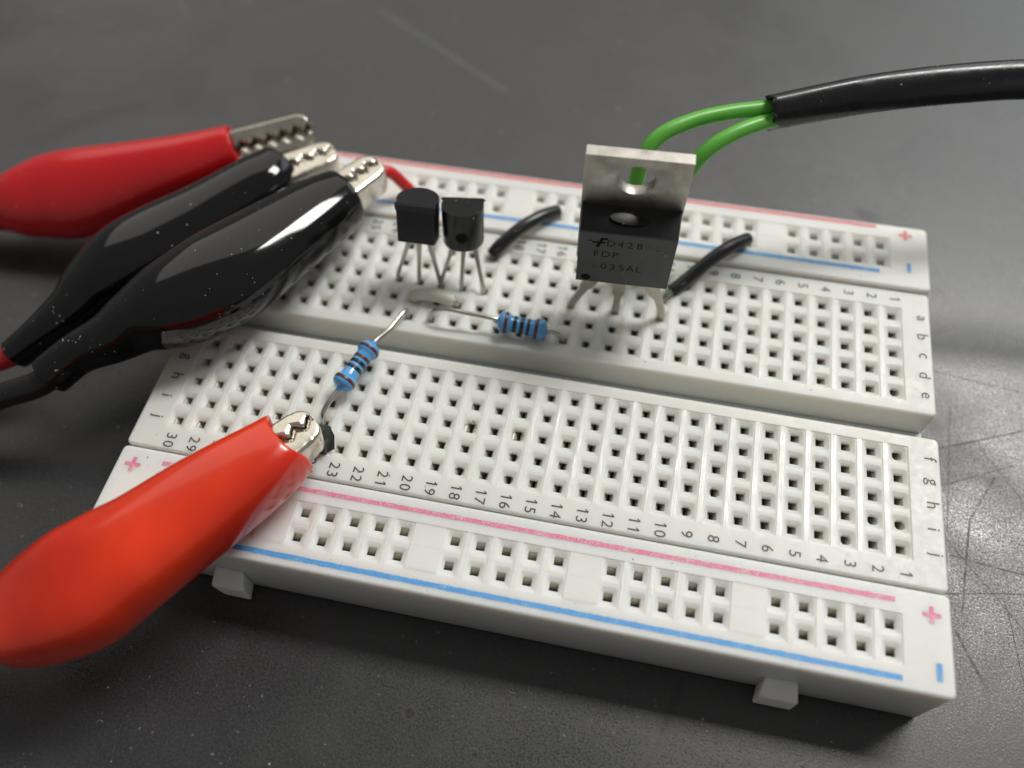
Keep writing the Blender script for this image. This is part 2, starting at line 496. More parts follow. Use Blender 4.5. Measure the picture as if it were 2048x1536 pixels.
ZT, ZC, ZR = 0.53, 0.50, 0.42      # frame, column bars, row saddles
HX, HY = 1.0, 1.06                 # half size of a pocket at the outer border
worn = {(18, 'h'): 2, (16, 'h'): 2, (18, 'j'): 1, (16, 'j'): 1, (1, 'f'): 1, (1, 'i'): 1, (3, 'j'): 1, (2, 'i'): 1, (1, 'e'): 1, (16, 'i'): 1,
        (14, 'e'): 1, (13, 'd'): 1, (9, 'j'): 1, (8, 'i'): 1}
def octo(hx, hy, c, z, x, y, jx=0, jy=0):
    q = [(hx, -hy + c), (hx, hy - c), (hx - c, hy), (-hx + c, hy), (-hx, hy - c), (-hx, -hy + c), (-hx + c, -hy), (hx - c, -hy)]
    return [(x + jx + a, y + jy + b_, z) for a, b_ in q]
def cell(mb, x, y, xl, xh, yl, yh, dz=0, wear=0, rnd=random):
    """one contact opening: bars, pocket and square hole. xl.. flags: True where the pocket meets the frame."""
    bw = 0.31
    ix0, ix1 = (-HX if xl else -(P / 2 - bw)), (HX if xh else P / 2 - bw)
    iy0, iy1 = (-HY if yl else -P / 2), (HY if yh else P / 2)
    ch = 0.07
    for (isout, ix, sgn) in ((xl, ix0, -1), (xh, ix1, 1)):
        if not isout:
            xe = x + sgn * P / 2
            xi = x + ix + sgn * ch
            w1 = rnd.uniform(-.02, .02)
            mb.quad((xi, y + iy0, ZC + dz), (xe, y + iy0, ZC + dz), (xe, y + iy1, ZC + dz), (xi, y + iy1, ZC + dz), mi=1)
            mb.quad((x + ix, y + iy0, ZC - ch + dz), (xi, y + iy0, ZC + dz), (xi, y + iy1, ZC + dz), (x + ix, y + iy1, ZC - ch + dz), mi=1)
            for isy, iy in ((yl, iy0), (yh, iy1)):
                if isy:
                    mb.quad((x + ix, y + iy, ZC - ch + dz), (xe, y + iy, ZC + dz), (xe, y + iy, ZT + dz), (x + ix, y + iy, ZT + dz))
            zt = ZC - ch
        else:
            zt = ZT
        xr = x + ix - sgn * .09
        mb.quad((xr, y + iy0, ZR + dz), (xr, y + iy1, ZR + dz), (x + ix, y + iy1, zt + dz), (x + ix, y + iy0, zt + dz))
    for isy, iy in ((yl, iy0), (yh, iy1)):
        if isy:
            mb.quad((x + ix0, y + iy, ZR + dz), (x + ix1, y + iy, ZR + dz), (x + ix1, y + iy, ZT + dz), (x + ix0, y + iy, ZT + dz))
    jx, jy = rnd.uniform(-.03, .03), rnd.uniform(-.03, .03)
    c = 0.05 if wear == 0 else (0.24 if wear == 1 else 0.33)
    hh = 0.43 if wear == 0 else (0.47 if wear == 1 else 0.60)
    rim = [(x + ix1 - .09, y + iy0, ZR + dz), (x + ix1 - .09, y + iy1, ZR + dz), (x + ix0 + .09, y + iy1, ZR + dz), (x + ix0 + .09, y + iy0, ZR + dz)]
    pxh, pyh = 0.82, 0.96
    r1 = octo(pxh, pyh, 0.22, ZR - 0.03 + dz, x, y)
    r2 = octo(0.70, 0.76, 0.16, 0.26 + dz, x, y)
    r3 = octo(hh + 0.07, hh + 0.07, c + 0.03, 0.16 + dz, x, y, jx, jy)
    r4 = octo(hh, hh, c, 0.08 + dz, x, y, jx, jy)
    r5 = octo(hh, hh, c, -0.20 + dz, x, y, jx, jy)
    vs = rim + r1
    fs = [(0, 1, 5, 4), (1, 2, 7, 6), (2, 3, 9, 8), (3, 0, 11, 10), (1, 6, 5), (2, 8, 7), (3, 10, 9), (0, 4, 11)]
    mb.add(vs, fs)
    mb.grid([r1, r2, r3], smooth=True)
    mb.grid([r3, r4], smooth=False)
    mb.grid([r4, r5], smooth=False)

def rrect(x0, x1, y0, y1, off, rc, z, seg=5):
    r = max(rc - off, 0.02)
    out = []
    for (ccx, ccy, a0) in ((x1 - off - r, y0 + off + r, -90), (x1 - off - r, y1 - off - r, 0), (x0 + off + r, y1 - off - r, 90), (x0 + off + r, y0 + off + r, 180)):
        for k in range(seg + 1):
            a = math.radians(a0 + 90 * k / seg)
            out.append((ccx + r * math.cos(a), ccy + r * math.sin(a), z))
    return out

def plate(mb, x0, x1, y0, y1, dz, zbot, regions, rc=0.55, re=0.28):
    """moulded block: frame top around rectangular pocket regions, rounded edges, side walls"""
    ins = 0.62
    fx0, fx1, fy0, fy1 = x0 + ins, x1 - ins, y0 + ins, y1 - ins
    z = ZT + dz
    xs = sorted({fx0, fx1} | {r[0] for r in regions} | {r[1] for r in regions})
    ys = sorted({fy0, fy1} | {r[2] for r in regions} | {r[3] for r in regions})
    for i in range(len(xs) - 1):
        for j in range(len(ys) - 1):
            mx, my = (xs[i] + xs[i + 1]) / 2, (ys[j] + ys[j + 1]) / 2
            if any(r[0] < mx < r[1] and r[2] < my < r[3] for r in regions): continue
            mb.quad((xs[i], ys[j], z), (xs[i + 1], ys[j], z), (xs[i + 1], ys[j + 1], z), (xs[i], ys[j + 1], z))
    top = rrect(x0, x1, y0, y1, re, rc, z)
    seg = 5
    corner = [(fx1, fy0, z), (fx1, fy1, z), (fx0, fy1, z), (fx0, fy0, z)]
    n = seg + 1
    for q in range(4):
        arc = top[q * n:(q + 1) * n]
        for k in range(seg):
            mb.add([corner[q], arc[k], arc[k + 1]], [(0, 1, 2)])
        nxt = top[((q + 1) % 4) * n]
        mb.add([corner[q], arc[-1], nxt, corner[(q + 1) % 4]], [(0, 1, 2, 3)])
    rings = []
    for k in range(6):
        t = math.pi / 2 * k / 5
        rings.append(rrect(x0, x1, y0, y1, re * (1 - math.sin(t)), rc, z - re * (1 - math.cos(t))))
    mb.grid(rings, True)
    mb.grid([rings[-1], rrect(x0, x1, y0, y1, 0.06, rc, zbot)], True)
    mb.add(rrect(x0, x1, y0, y1, 0.06, rc, zbot), [tuple(range(4 * n))])

rnd = random.Random(3)
# terminal strip: two halves either side of the trench, joined below it
mb = MB()
for rows, ya, yb in (('abcde', 1.36, 17.5), ('fghij', -17.62, -1.36)):
    rx0, rx1 = cx(30) - HX, cx(1) + HX
    ry = [ROW[r] for r in rows]
    plate(mb, X0, X1, ya, yb, 0, ZB, [(rx0, rx1, min(ry) - HY, max(ry) + HY)])
    for n_ in range(1, 31):
        for r in rows:
            y = ROW[r]
            cell(mb, cx(n_), y, n_ == 30, n_ == 1, y == min(ry), y == max(ry), 0, worn.get((n_, r), 0), rnd)
mb.box(X0 + 0.35, X1 - 0.15, -1.5, 1.5, ZB + 0.02, -3.3)
strip = mb.build('terminal_strip', 'strip', board)

def rail_mesh(yi, yo, ya, yb, dz):
    mb = MB()
    regs = []
    ylo, yhi = min(yi, yo), max(yi, yo)
    x_hi, x_lo = RX + HX, RX - 28 * P - HX
    regs.append((x_lo, x_hi, ylo - HY, yhi + HY))
    plate(mb, X0 - 0.1, X1 + 0.1, ya, yb, dz, ZB + dz, regs)
    for idx in RAIL_IDX:
        for y in (ylo, yhi):
            k = idx % 6
            cell(mb, RX - idx * P, y, k == 4, k == 0, y == ylo, y == yhi, dz, 0, rnd)
    for g in range(4):   # blank panels between the groups of five
        xa = RX - (g * 6 + 6) * P + HX
        xb = RX - (g * 6 + 4) * P - HX
        ym = (ylo + yhi) / 2
        for (u0, u1) in ((ylo - HY, ym - .06), (ym + .06, yhi + HY)):
            mb.quad((xa, u0, 0.512 + dz), (xb, u0, 0.512 + dz), (xb, u1, 0.512 + dz), (xa, u1, 0.512 + dz))
        mb.quad((xa, ym - .06, 0.497 + dz), (xb, ym - .06, 0.497 + dz), (xb, ym + .06, 0.497 + dz), (xa, ym + .06, 0.497 + dz))
        for u in (ym - .06, ym + .06):
            mb.quad((xa, u, 0.497 + dz), (xb, u, 0.497 + dz), (xb, u, 0.512 + dz), (xa, u, 0.512 + dz))
        for u in (ylo - HY, yhi + HY):
            mb.quad((xa, u, 0.45 + dz), (xb, u, 0.45 + dz), (xb, u, ZT + dz), (xa, u, ZT + dz))
        for xx in (xa, xb):
            mb.quad((xx, ylo - HY, 0.512 + dz), (xx, yhi + HY, 0.512 + dz), (xx, yhi + HY, ZT + dz), (xx, ylo - HY, ZT + dz))
    return mb
rail_near = rail_mesh(NI, NO, -27.15, -17.78, NEAR_DZ).build('power_rail', 'rail', board)
rail_far = rail_mesh(FI, FO, 17.66, 27.05, FAR_DZ).build('power_rail', 'rail', board)

# moulded lugs on the near edge
def lug(xa, xb, rough=0):
    mb = MB()
    ya, yb = -27.1, -28.75
    zt, zb = -4.6, TABLE_Z + 0.35
    top = [(xa + .35, ya, zt + .5), (xb - .35, ya, zt + .5), (xb, yb, zt - .6), (xa, yb, zt - .6 - rough * .3)]
    bot = [(xa + .35, ya, zb), (xb - .35, ya, zb), (xb, yb, zb), (xa + rough * .7, yb, zb + rough * .25)]
    mb.add(top + bot, [(0, 1, 2, 3), (7, 6, 5, 4), (3, 2, 6, 7), (1, 5, 6, 2), (0, 3, 7, 4)])
    return mb.build('lug', 'rail', rail_near, bevel=0.22)
lug(-66.0, -62.3, 1)
lug(-11.4, -7.7)
# adhesive foam under the board
MB().box(X0 + 1.6, X1 - 1.6, -25.6, 25.6, TABLE_Z, ZB + 0.05).build('adhesive_backing', 'backing', board)

# spring contacts under the openings
def leaf(mb, c0, c1, along, axis, z0=-0.10):
    prof = [(0.72, z0 - 0.2), (0.62, z0 - .05), (0.48, z0 - 0.05), (0.36, z0 - 0.16), (0.24, z0 - 0.38), (0.13, z0 - 0.8), (0.05, z0 - 1.4)]
    for sg in (1, -1):
        rings = []
        for a in (c0, c1):
            if axis == 'y': rings.append([(along + sg * q, a, z) for q, z in prof])
            else: rings.append([(a, along + sg * q, z) for q, z in prof])
        mb.grid(rings, False)
for rows in ('abcde', 'fghij'):
    ys = [ROW[r] for r in rows]
    src = None
    for n_ in range(1, 31):
        if src is None:
            mb = MB(); leaf(mb, min(ys) - .75, max(ys) + .75, cx(n_), 'y')
            src = mb.build('contact_clip', 'contact', strip)
            base = src.location.copy()
        else:
            o = src.copy(); col.objects.link(o); o.parent = strip
            o.location = base + Vector(((cx(n_) - cx(1)) * .001, 0, 0))
for rail, yy, dz in ((rail_near, (NI, NO), NEAR_DZ), (rail_far, (FI, FO), FAR_DZ)):
    for y in yy:
        mb = MB(); leaf(mb, RX - 28 * P - .8, RX + .8, y, 'x', -0.10 + dz)
        mb.build('contact_strip', 'contact', rail)

# printed lettering: characters lie with their tops towards +x
def glyph(c, size, thin):
    if c != '1': return text2d(c, size, thin * size)
    k = size * 0.36; w = size * 0.05
    q = [(-w, -k), (w, -k), (w, k), (-w, k), (-w, k * .62), (-size * .17, k * .36), (-size * .17, k * .54), (-w, k)]
    return ([(a + .05 * size, b_) for a, b_ in q[:4]] + [(a + .05 * size, b_) for a, b_ in q[4:]], [(0, 1, 2, 3), (4, 7, 6, 5)])
def print_text(name, s, size, x, y, z, mat, parent, thin=0.0):
    mb = MB()
    adv = size * 0.60
    for i, c in enumerate(s):
        vs, fs = glyph(c, size, thin)
        o = (i - (len(s) - 1) / 2) * adv
        mb.add([(x + b_, y - a - o, z) for a, b_ in vs], fs)
    return mb.build(name, mat, parent, fix=False)
ZP = ZT + 0.022
for n_ in range(1, 31):
    print_text('numeral', str(n_), 1.58, cx(n_) + 0.27, -16.5, ZP, 'black_ink', strip)
    print_text('numeral', str(n_), 1.58, cx(n_) + 0.30, 16.2, ZP, 'black_ink', strip)
for r in 'abcdefghij':
    for x in (3.0, -75.95):
        dx = {'f': .1, 'h': .1, 'b': .1, 'd': .1, 'g': -.15, 'j': -.05}.get(r, 0)
        print_text('letter', r, 1.75, x + dx, ROW[r] - 0.05, ZP, 'black_ink', strip)

def wobble_stripe(xa, xb, y, w, z, mat, rail):
    mb = MB()
    n = 180
    rg = []
    for i in range(n + 1):
        x = xa + (xb - xa) * i / n
        rg.append([(x, y - w / 2 + rnd.uniform(-.03, .03), z), (x, y + w / 2 + rnd.uniform(-.03, .03), z)])
    mb.grid(rg, False, smooth=False)
    return mb.build('stripe', mat, rail, fix=False)
def plus(x, y, z, mat, rail, s=0.82, w=0.2):
    mb = MB()
    q = [(-w, -s), (w, -s), (w, -w), (s, -w), (s, w), (w, w), (w, s), (-w, s), (-w, w), (-s, w), (-s, -w), (-w, -w)]
    mb.add([(x + a, y + b_, z) for a, b_ in q], [tuple(range(12))])
    mb.build('plus_mark', mat, rail, fix=False)
def minus(x, y, z, mat, rail, s=0.8, w=0.24):
    mb = MB(); mb.quad((x - w, y - s, z), (x + w, y - s, z), (x + w, y + s, z), (x - w, y + s, z))
    mb.build('minus_mark', mat, rail, fix=False)
zn, zf = ZP + NEAR_DZ, ZP + FAR_DZ
wobble_stripe(-73.1, -0.79, -19.1, 0.46, zn, 'pink_ink', rail_near)
wobble_stripe(-73.4, -0.38, -26.12, 0.50, zn, 'blue_ink', rail_near)
wobble_stripe(-74.0, -1.69, 26.5, 0.46, zf, 'red_ink', rail_far)
wobble_stripe(-74.0, -1.44, 19.62, 0.48, zf, 'blue_ink', rail_far)
plus(2.4, -19.95, zn, 'pink_ink', rail_near); plus(-76.1, -19.8, zn, 'pink_ink', rail_near)
minus(2.8, -25.05, zn, 'blue_ink', rail_near); minus(-76.0, -25.05, zn, 'blue_ink', rail_near)
plus(1.6, 25.6, zf, 'red_ink', rail_far, 0.75); plus(-76.2, 25.6, zf, 'red_ink', rail_far, 0.75)
minus(1.85, 20.65, zf, 'blue_ink', rail_far, 0.7, 0.2); minus(-76.2, 20.65, zf, 'blue_ink', rail_far, 0.7, 0.2)

# grime: dark specks on the rails, scorched crumbs at two burnt openings
MT['grime'] = M('brown_grime', (0.07, 0.055, 0.04), 0.7)
gr_ = random.Random(5)
mb = MB()
def flake(x, y, z, r):
    n = gr_.choice((4, 5, 6)); ph = gr_.random() * 6
    ring = [(x + r * gr_.uniform(.5, 1.2) * math.cos(ph + 2 * math.pi * i / n), y + r * gr_.uniform(.4, 1.2) * math.sin(ph + 2 * math.pi * i / n), z) for i in range(n)]
    mb.add(ring + [(x, y, z + r * .5)], [(i, (i + 1) % n, n) for i in range(n)])
for i in range(90):
    yy = gr_.choice((gr_.uniform(-26.8, -25.1), gr_.uniform(-20.1, -18.4), gr_.uniform(-17.3, -15.2), gr_.uniform(2.0, 2.6), gr_.uniform(18.2, 20.0)))
    dz_ = NEAR_DZ if yy < -17.8 else (FAR_DZ if yy > 17.6 else 0)
    flake(gr_.uniform(-76, 3), yy, ZT + dz_ + .004, gr_.choice((.03, .04, .05, .05, .07, .1)))
for n_ in (18, 16):
    for i in range(9):
        a = gr_.random() * 6.28; r = gr_.uniform(.60, .74)
        flake(cx(n_) + r * math.cos(a), ROW['h'] + r * math.sin(a), 0.24, gr_.uniform(.04, .09))
g_ = mb.build('grime', 'grime', board, fix=False)
g_['kind'] = 'stuff'

# ------------------------------------------------------------------ power transistor (TO-220)
def rotm(w):
    v = Vector(w)
    return Matrix.Rotation(v.length, 3, v.normalized())
MR = rotm((0.046, 0.015, 0.060))
MTr = Vector((-30.41, 10.01, 7.22))
def mp(p): return MR @ Vector(p) + MTr
mos = thing('power_transistor', 'large black power transistor with drilled metal tab standing on three legs', 'transistor', (-30.4, 8.9, 0.0))
mb = MB()
sec = [(-2.75, 0.0), (-2.975, 0.25), (-2.975, 8.1), (-2.9, 8.22), (0.0, 9.01), (0.02, 9.0), (0.9, 9.0), (0.9, 0.0)]
rings = []
for sx, ins in ((-1, .16), (-1, 0), (1, 0), (1, .16)):
    w = 4.9 if ins == 0 else 4.9
    rg = []
    for i, (y, z) in enumerate(sec):
        front = y < -1
        taper = 0.13 if y < -2 else 0.0
        x = sx * (w - taper - (0.16 if (ins and False) else 0))
        rg.append(mp((x, y, z)))
    rings.append(rg)
mb.grid([rings[1], rings[2]], True, True, True, smooth=False)
mos_body = mb.build('plastic_body', 'epoxy_matte', mos, bevel=0.07)
# glossy sloping shoulder panel
mb = MB()
mb.quad(mp((-4.72, -2.86, 8.255)), mp((4.72, -2.86, 8.255)), mp((4.78, -0.06, 9.03)), mp((-4.78, -0.06, 9.03)))
mb.build('shoulder', 'epoxy_gloss', mos_body)
# ejector mark, built as a raised disc tilted to catch the lamp's highlight
mb = MB()
def shp(x, t, lift):   # point on the shoulder plane, t = 0 front .. 1 back
    y = -2.86 + 2.8 * t
    z = 8.255 + 0.775 * t + lift
    return mp((x, y, z))
rg = []
for k, q in enumerate((1.0, 0.97, 0.9, 0.75, 0.5, 0.25, 0.02)):
    rr_ = []
    for a in [2 * math.pi * i_ / 32 for i_ in range(32)]:
        dx, dt = 2.0 * q * math.cos(a), 0.24 * q * math.sin(a)
        lift = 0.02 if k == 0 else 0.22 - 0.085 * dx - 0.012 * dx * dx - 0.35 * dt
        rr_.append(shp(-0.1 + dx, 0.50 + dt, lift))
    rg.append(rr_)
mb.grid(rg, True)
mb.build('moulding_glint', 'epoxy', mos_body, auto=25)
# laser marking
def mos_text(s, size, x, z, pitch=1.0):
    for i_, c in enumerate(s):
        vs, fs = text2d(c, size, -0.004 * size)
        mb = MB(); mb.add([mp((x + (i_ + .4) * pitch + a, -2.99, z + b_)) for a, b_ in vs], fs)
        mb.build('marking', 'faint_mark' if (s[0] == '6' and i_ == 0) or (s[0] == 'D' and i_ > 3) else 'mark', mos_body, fix=False)
mos_text('D428AB', 1.3, -1.95, 6.75, 0.93)
mos_text('FDP', 1.3, -3.3, 5.0, 0.95)
mos_text('6035AL', 1.3, -3.3, 3.05, 0.9)
# maker's emblem: a slanted double-barred letter
mb = MB()
for poly in ([(-3.15, 6.0), (-2.8, 6.0), (-2.35, 7.5), (-2.7, 7.5)], [(-2.62, 7.2), (-2.55, 7.5), (-1.95, 7.5), (-2.02, 7.22)],
             [(-3.55, 6.62), (-3.48, 6.9), (-2.2, 6.9), (-2.28, 6.62)], [(-3.95, 6.85), (-3.95, 7.0), (-3.6, 7.0), (-3.6, 6.85)]):
    mb.add([mp((x + .05, -2.99, z)) for x, z in poly], [(0, 1, 2, 3)])
mb.build('emblem', 'mark', mos_body, fix=False)
mb = MB()
rg = []
for k in range(4):
    q = 1 - k / 3.0
    rg.append([mp((-3.75 + 0.5 * q * math.cos(a), -2.992 - 0.004 * k, 0.95 + 0.5 * q * math.sin(a))) for a in [2 * math.pi * i / 20 for i in range(20)]])
mb.grid(rg, True)
mb.build('pin_dimple_shade', 'mark', mos_body, fix=False)  # dark disc on the flat face, painting in the shade of a pit
# metal tab with hole
mb = MB()
tz0, tz1, hw, hz, hr = 0.3, 15.4, 5.0, 12.55, 1.85
angs = sorted([2 * math.pi * i / 36 for i in range(36)] + [math.atan2(dz, dx) % (2 * math.pi) for dx in (-hw, hw) for dz in (tz0 - hz, tz1 - hz)])
rin_f, rout_f, rin_b, rout_b = [], [], [], []
for a in angs:
    c, s = math.cos(a), math.sin(a)
    t = min((hw / abs(c)) if abs(c) > 1e-9 else 1e9, ((tz1 - hz) / s if s > 1e-9 else ((tz0 - hz) / s if s < -1e-9 else 1e9)))
    for (ri, ro, y) in ((rin_f, rout_f, 0.0), (rin_b, rout_b, 1.3)):
        ri.append(mp((hr * c, y, hz + hr * s))); ro.append(mp((t * c, y, hz + t * s)))
mb.grid([rin_b, rin_f], True, smooth=True)
mb.grid([rin_f, rout_f, rout_b, rin_b], True, smooth=False)
mb.build('metal_tab', 'tab', mos, bevel=0.06)
# legs
def flat_leg(path, widths, th=0.5, ndir=(0, 1, 0)):
    mb = MB()
    pp = cr([tuple(p) + (w,) for p, w in zip(path, widths)], 6)
    rings = []
    for i, q in enumerate(pp):
        p = Vector(q[:3])
        t = (Vector(pp[min(i + 1, len(pp) - 1)][:3]) - Vector(pp[max(i - 1, 0)][:3])).normalized()
        n = Vector(ndir); n = (n - t * n.dot(t)).normalized()
        s = t.cross(n)
        w = q[3]
        rings.append([p + s * (w / 2 * a) + n * (th / 2 * b_) for a, b_ in ((-1, -1), (1, -1), (1, 1), (-1, 1))])
    mb.grid(rings, True, True, True, smooth=False)
    return mb
def leg_top(x): return mp((x, -1.35, 0.15))
for x, cn in ((-2.54, 15), (0, 13), (2.54, 11)):
    a = leg_top(x)
    h = Vector((cx(cn), ROW['c'], -1.6))
    d = h - a
    if cn == 13:
        path = [a, a.lerp(h, .22), a.lerp(h, .40), a.lerp(h, .46), a.lerp(h, .75), h]
    else:
        path = [a, a + Vector((d.x * .10, 0, -1.1)), a + Vector((d.x * .42, 0, -2.8)), a + Vector((d.x * .5, 0, -3.4)), a + Vector((d.x * .93, 0, -6.3)), h]
        if cn == 11:
            path = [a, a + Vector((d.x * .12, 0, -1.0)), a + Vector((d.x * .5, 0, -2.6)), a + Vector((d.x * .75, 0, -3.7)), a + Vector((d.x * 1.0, 0, -6.0)), h]
    flat_leg(path, (1.35, 1.35, 1.3, 0.85, 0.8, 0.75)).build('leg', 'lead', mos, bevel=0.04)

# ------------------------------------------------------------------ small transistors (TO-92)
def small_transistor(label, yaw, tilt, roll, base, h, flat_front, cols, flash):
    Mx = Matrix.Rotation(yaw, 3, 'Z') @ Matrix.Rotation(tilt, 3, 'X') @ Matrix.Rotation(roll, 3, 'Y')
    T = Vector(base)
    sg = 1 if flat_front else -1
    def q(x, y, z): return Mx @ Vector((x, y * sg, z)) + T
    t = thing('transistor', label, 'transistor', (sum(cx(c) for c in cols) / 3, ROW['c'], 0), 'small three-legged black transistors')
    rad, fl = 2.32, -1.4
    a0 = math.asin(fl / rad)
    out = []
    n = 30
    for k in range(n + 1):
        a = a0 + (math.pi - 2 * a0) * k / n
        out.append((rad * math.cos(a) * 0.99, rad * math.sin(a)))
    # square shoulders where the flat meets the round
    out[0] = (2.08, fl); out[-1] = (-2.08, fl)
    out.insert(1, (2.22, fl + .45)); out.insert(len(out) - 1, (-2.22, fl + .45))
    mb = MB()
    rings = []
    for z, s in ((0, 0.965), (0.12, 0.985), (h - 0.95, 1.0), (h - 0.85, 1.0), (h, 1.0)):
        rings.append([q(x * s * (1.05 if (flash and z > h - .9 and y < fl + .5) else 1), (y * s - (0.22 * (z - h + .85) / .85 if (flash and z > h - .86 and y < fl + .6) else 0)), z) for x, y in out])
    mb.grid(rings, True, True, True, smooth=False)
    body = mb.build('body', 'epoxy_dark' if flat_front else 'epoxy', t, auto=28)
    if not flat_front:
        m2 = MB()
        rg = []
        for k in range(4):
            r = 0.66 * (1 - k / 3.0)
            rr = []
            for i in range(22):
                a = 2 * math.pi * i / 22
                x = r * math.cos(a); z = 1.8 + r * math.sin(a)
                yy = math.sqrt(rad * rad - x * x) + 0.014 + 0.003 * k
                rr.append(q(x, yy, z))
            rg.append(rr)
        m2.grid(rg, True)
        m2.build('dimple_shade', 'mark', body, fix=False)  # near-black disc laid on the round side, recess shade given as colour
        m3 = MB()   # ragged mould flash at the top corners
        for sx in (-1, 1):
            m3.add([q(sx * 2.15, fl + .75, h - .02), q(sx * 2.42, fl + .35, h - .05), q(sx * 2.2, fl + .02, h - .02), q(sx * 1.95, fl + .4, h + .03)], [(0, 1, 2, 3)])
        m3.build('mould_flash', 'epoxy', body, fix=False, solid=0.08)
    else:
        m3 = MB()
        m3.quad(q(-2.05, fl - .02, h + .012), q(2.05, fl - .02, h + .012), q(2.05, fl + .13, h + .012), q(-2.05, fl + .13, h + .012))
        m3.build('mould_line', 'epoxy', body, fix=False)
    for i, c in enumerate(cols):
        lx = (i - 1) * 1.27
        a = q(lx, 0, 0.1)
        b0 = q(lx, 0, -1.0)
        hole = Vector((cx(c) + (0.12 if (flat_front and i == 2) else (-0.15 if (not flat_front and i == 0) else 0)) * -1, ROW['c'] - (0.12 if not flat_front else -0.05), -1.5))
        mid = b0.lerp(hole + Vector((0, 0, 2.4)), .72)
        top = hole + Vector((0, 0, 2.5))
        path = [a, b0, b0.lerp(top, .5), top, hole + Vector((0, 0, 1.2)), hole]
        flat_leg(path, (0.62, 0.56, 0.44, 0.44, 0.44, 0.42), 0.4).build('leg', 'tin', t, bevel=0.05)
        m4 = MB(); m4.box(-.35, .35, -.28, .28, -.75, .1)
        m4.v = [q(lx + v[0], v[1], v[2]) for v in m4.v]
        m4.build('leg_collar', 'tin', t, bevel=0.05)
    return t
small_transistor('small black transistor with its flat face towards the white wire jumper', 0.06, -0.27, 0.03, (-53.05, 10.1, 6.6), 4.83, True, (23, 22, 21), True)
small_transistor('small black transistor with rounded dimpled side towards the white wire jumper', 0.173, -0.231, 0.031, (-48.22, 11.0, 6.11), 4.56, False, (21, 20, 19), False)

# ------------------------------------------------------------------ resistors
def resistor(label, ends, lead_a, lead_b, bands, base):
    A, B = Vector(ends[0]), Vector(ends[1])
    t = thing('resistor', label, 'resistor', base, 'blue banded resistors')
    ax = (B - A); Ln = ax.length; ax.normalize()
    up = Vector((0, 0, 1)); up = (up - ax * up.dot(ax)).normalized(); sd = ax.cross(up)
    prof = [(-.5, .25), (-.25, .29), (-.08, .42), (.0, .62), (.08, .86), (.22, 1.04), (.42, 1.16), (.7, 1.21), (1.0, 1.19), (1.22, 1.1), (1.36, .98), (1.5, .93), (Ln / 2, .91)]
    prof = prof + [(Ln - s, r) for s, r in reversed(prof[:-1])]
    def rad(s):
        for (s0, r0), (s1, r1) in zip(prof, prof[1:]):
            if s0 <= s <= s1: return r0 + (r1 - r0) * (s - s0) / (s1 - s0)
        return .3
    def ring(s, r): return [A + ax * s + up * (r * math.cos(2 * math.pi * k / 28)) + sd * (r * math.sin(2 * math.pi * k / 28)) for k in range(28)]
    mb = MB()
    mb.grid([ring(s, r) for s, r in prof], True, True, True)
    body = mb.build('body', 'blue_body', t)
    for c, s, w in bands:
        m2 = MB()
        ss = [s - w / 2 + w * k / 4 for k in range(5)]
        m2.grid([ring(ss[0], rad(ss[0]) - .02)] + [ring(x, rad(x) + .018) for x in ss] + [ring(ss[-1], rad(ss[-1]) - .02)], True)
        m2.build('colour_band', c + '_band', body)
    for pts in (lead_a, lead_b):
        m2 = MB(); tube(m2, pts, 0.27, 10, 8); m2.build('lead', 'tin', t)
    return t
resistor('blue resistor lying along row e between the white jumper and the power transistor',
         ((-42.85, 3.75, 2.0), (-37.5, 3.75, 1.55)),
         [(-42.8, 3.75, 2.15), (-43.8, 3.78, 2.35), (-46.2, 3.75, 2.55), (-48.4, 3.7, 2.8), (-49.7, 3.7, 2.45), (-50.45, 3.7, 1.5), (-50.75, 3.78, 0.2), (-50.8, 3.75, -1.6)],
         [(-37.6, 3.75, 1.65), (-36.8, 3.76, 1.55), (-35.95, 3.79, 0.95), (-35.55, 3.81, -0.1), (-35.56, 3.81, -1.6)],
         [('brown', 0.92, .36), ('black', 1.9, .42), ('black', 2.68, .42), ('black', 3.4, .32), ('brown', 4.3, .36)], (-40.1, 3.75, 0.0))
resistor('blue resistor bridging the centre trench at an angle towards the orange clip',
         ((-55.42, -2.3, 2.5), (-57.25, -8.0, 2.4)),
         [(-55.5, -2.4, 2.5), (-55.15, -1.3, 2.35), (-54.4, 0.6, 1.85), (-53.75, 2.6, 1.75), (-53.45, 3.45, 1.55), (-53.38, 3.7, 0.7), (-53.36, 3.78, -1.5)],
         [(-57.2, -7.8, 2.4), (-57.5, -8.7, 2.3), (-58.1, -10.3, 2.0), (-58.38, -11.2, 1.2), (-58.42, -11.43, -1.5)],
         [('brown', 0.8, .36), ('brown', 2.1, .36), ('black', 2.8, .42), ('black', 3.55, .42), ('brown', 5.2, .36)], (-56.3, -5.1, 0.0))

# ------------------------------------------------------------------ jumper wires
def jumper(label, ins, bare_a, bare_b, r, mat, base, group=None):
    t = thing('jumper_wire', label, 'wire', base, group)
    m1 = MB(); tube(m1, ins, r, 18, 8); m1.build('insulation', mat, t, bevel=0.08)
    for pts in (bare_a, bare_b):
        m2 = MB(); tube(m2, pts, 0.3, 10, 6); m2.build('bare_end', 'tin', t)
    return t
jumper('short black jumper wire from column 19 to the blue rail line',
       [(-45.78, 13.9, 0.75), (-45.0, 14.8, 1.6), (-43.0, 17.15, 2.45), (-41.0, 19.5, 2.35), (-39.3, 21.45, 1.6)],
       [(-45.5, 14.2, 1.1), (-45.72, 13.97, 0.1), (-45.72, 13.97, -1.5)], [(-39.7, 21.2, 1.7), (-39.3, 21.35, 0.6), (-39.28, 21.35, -1.4)], 0.78, 'black_wire', (-42.5, 17.6, 0.5))
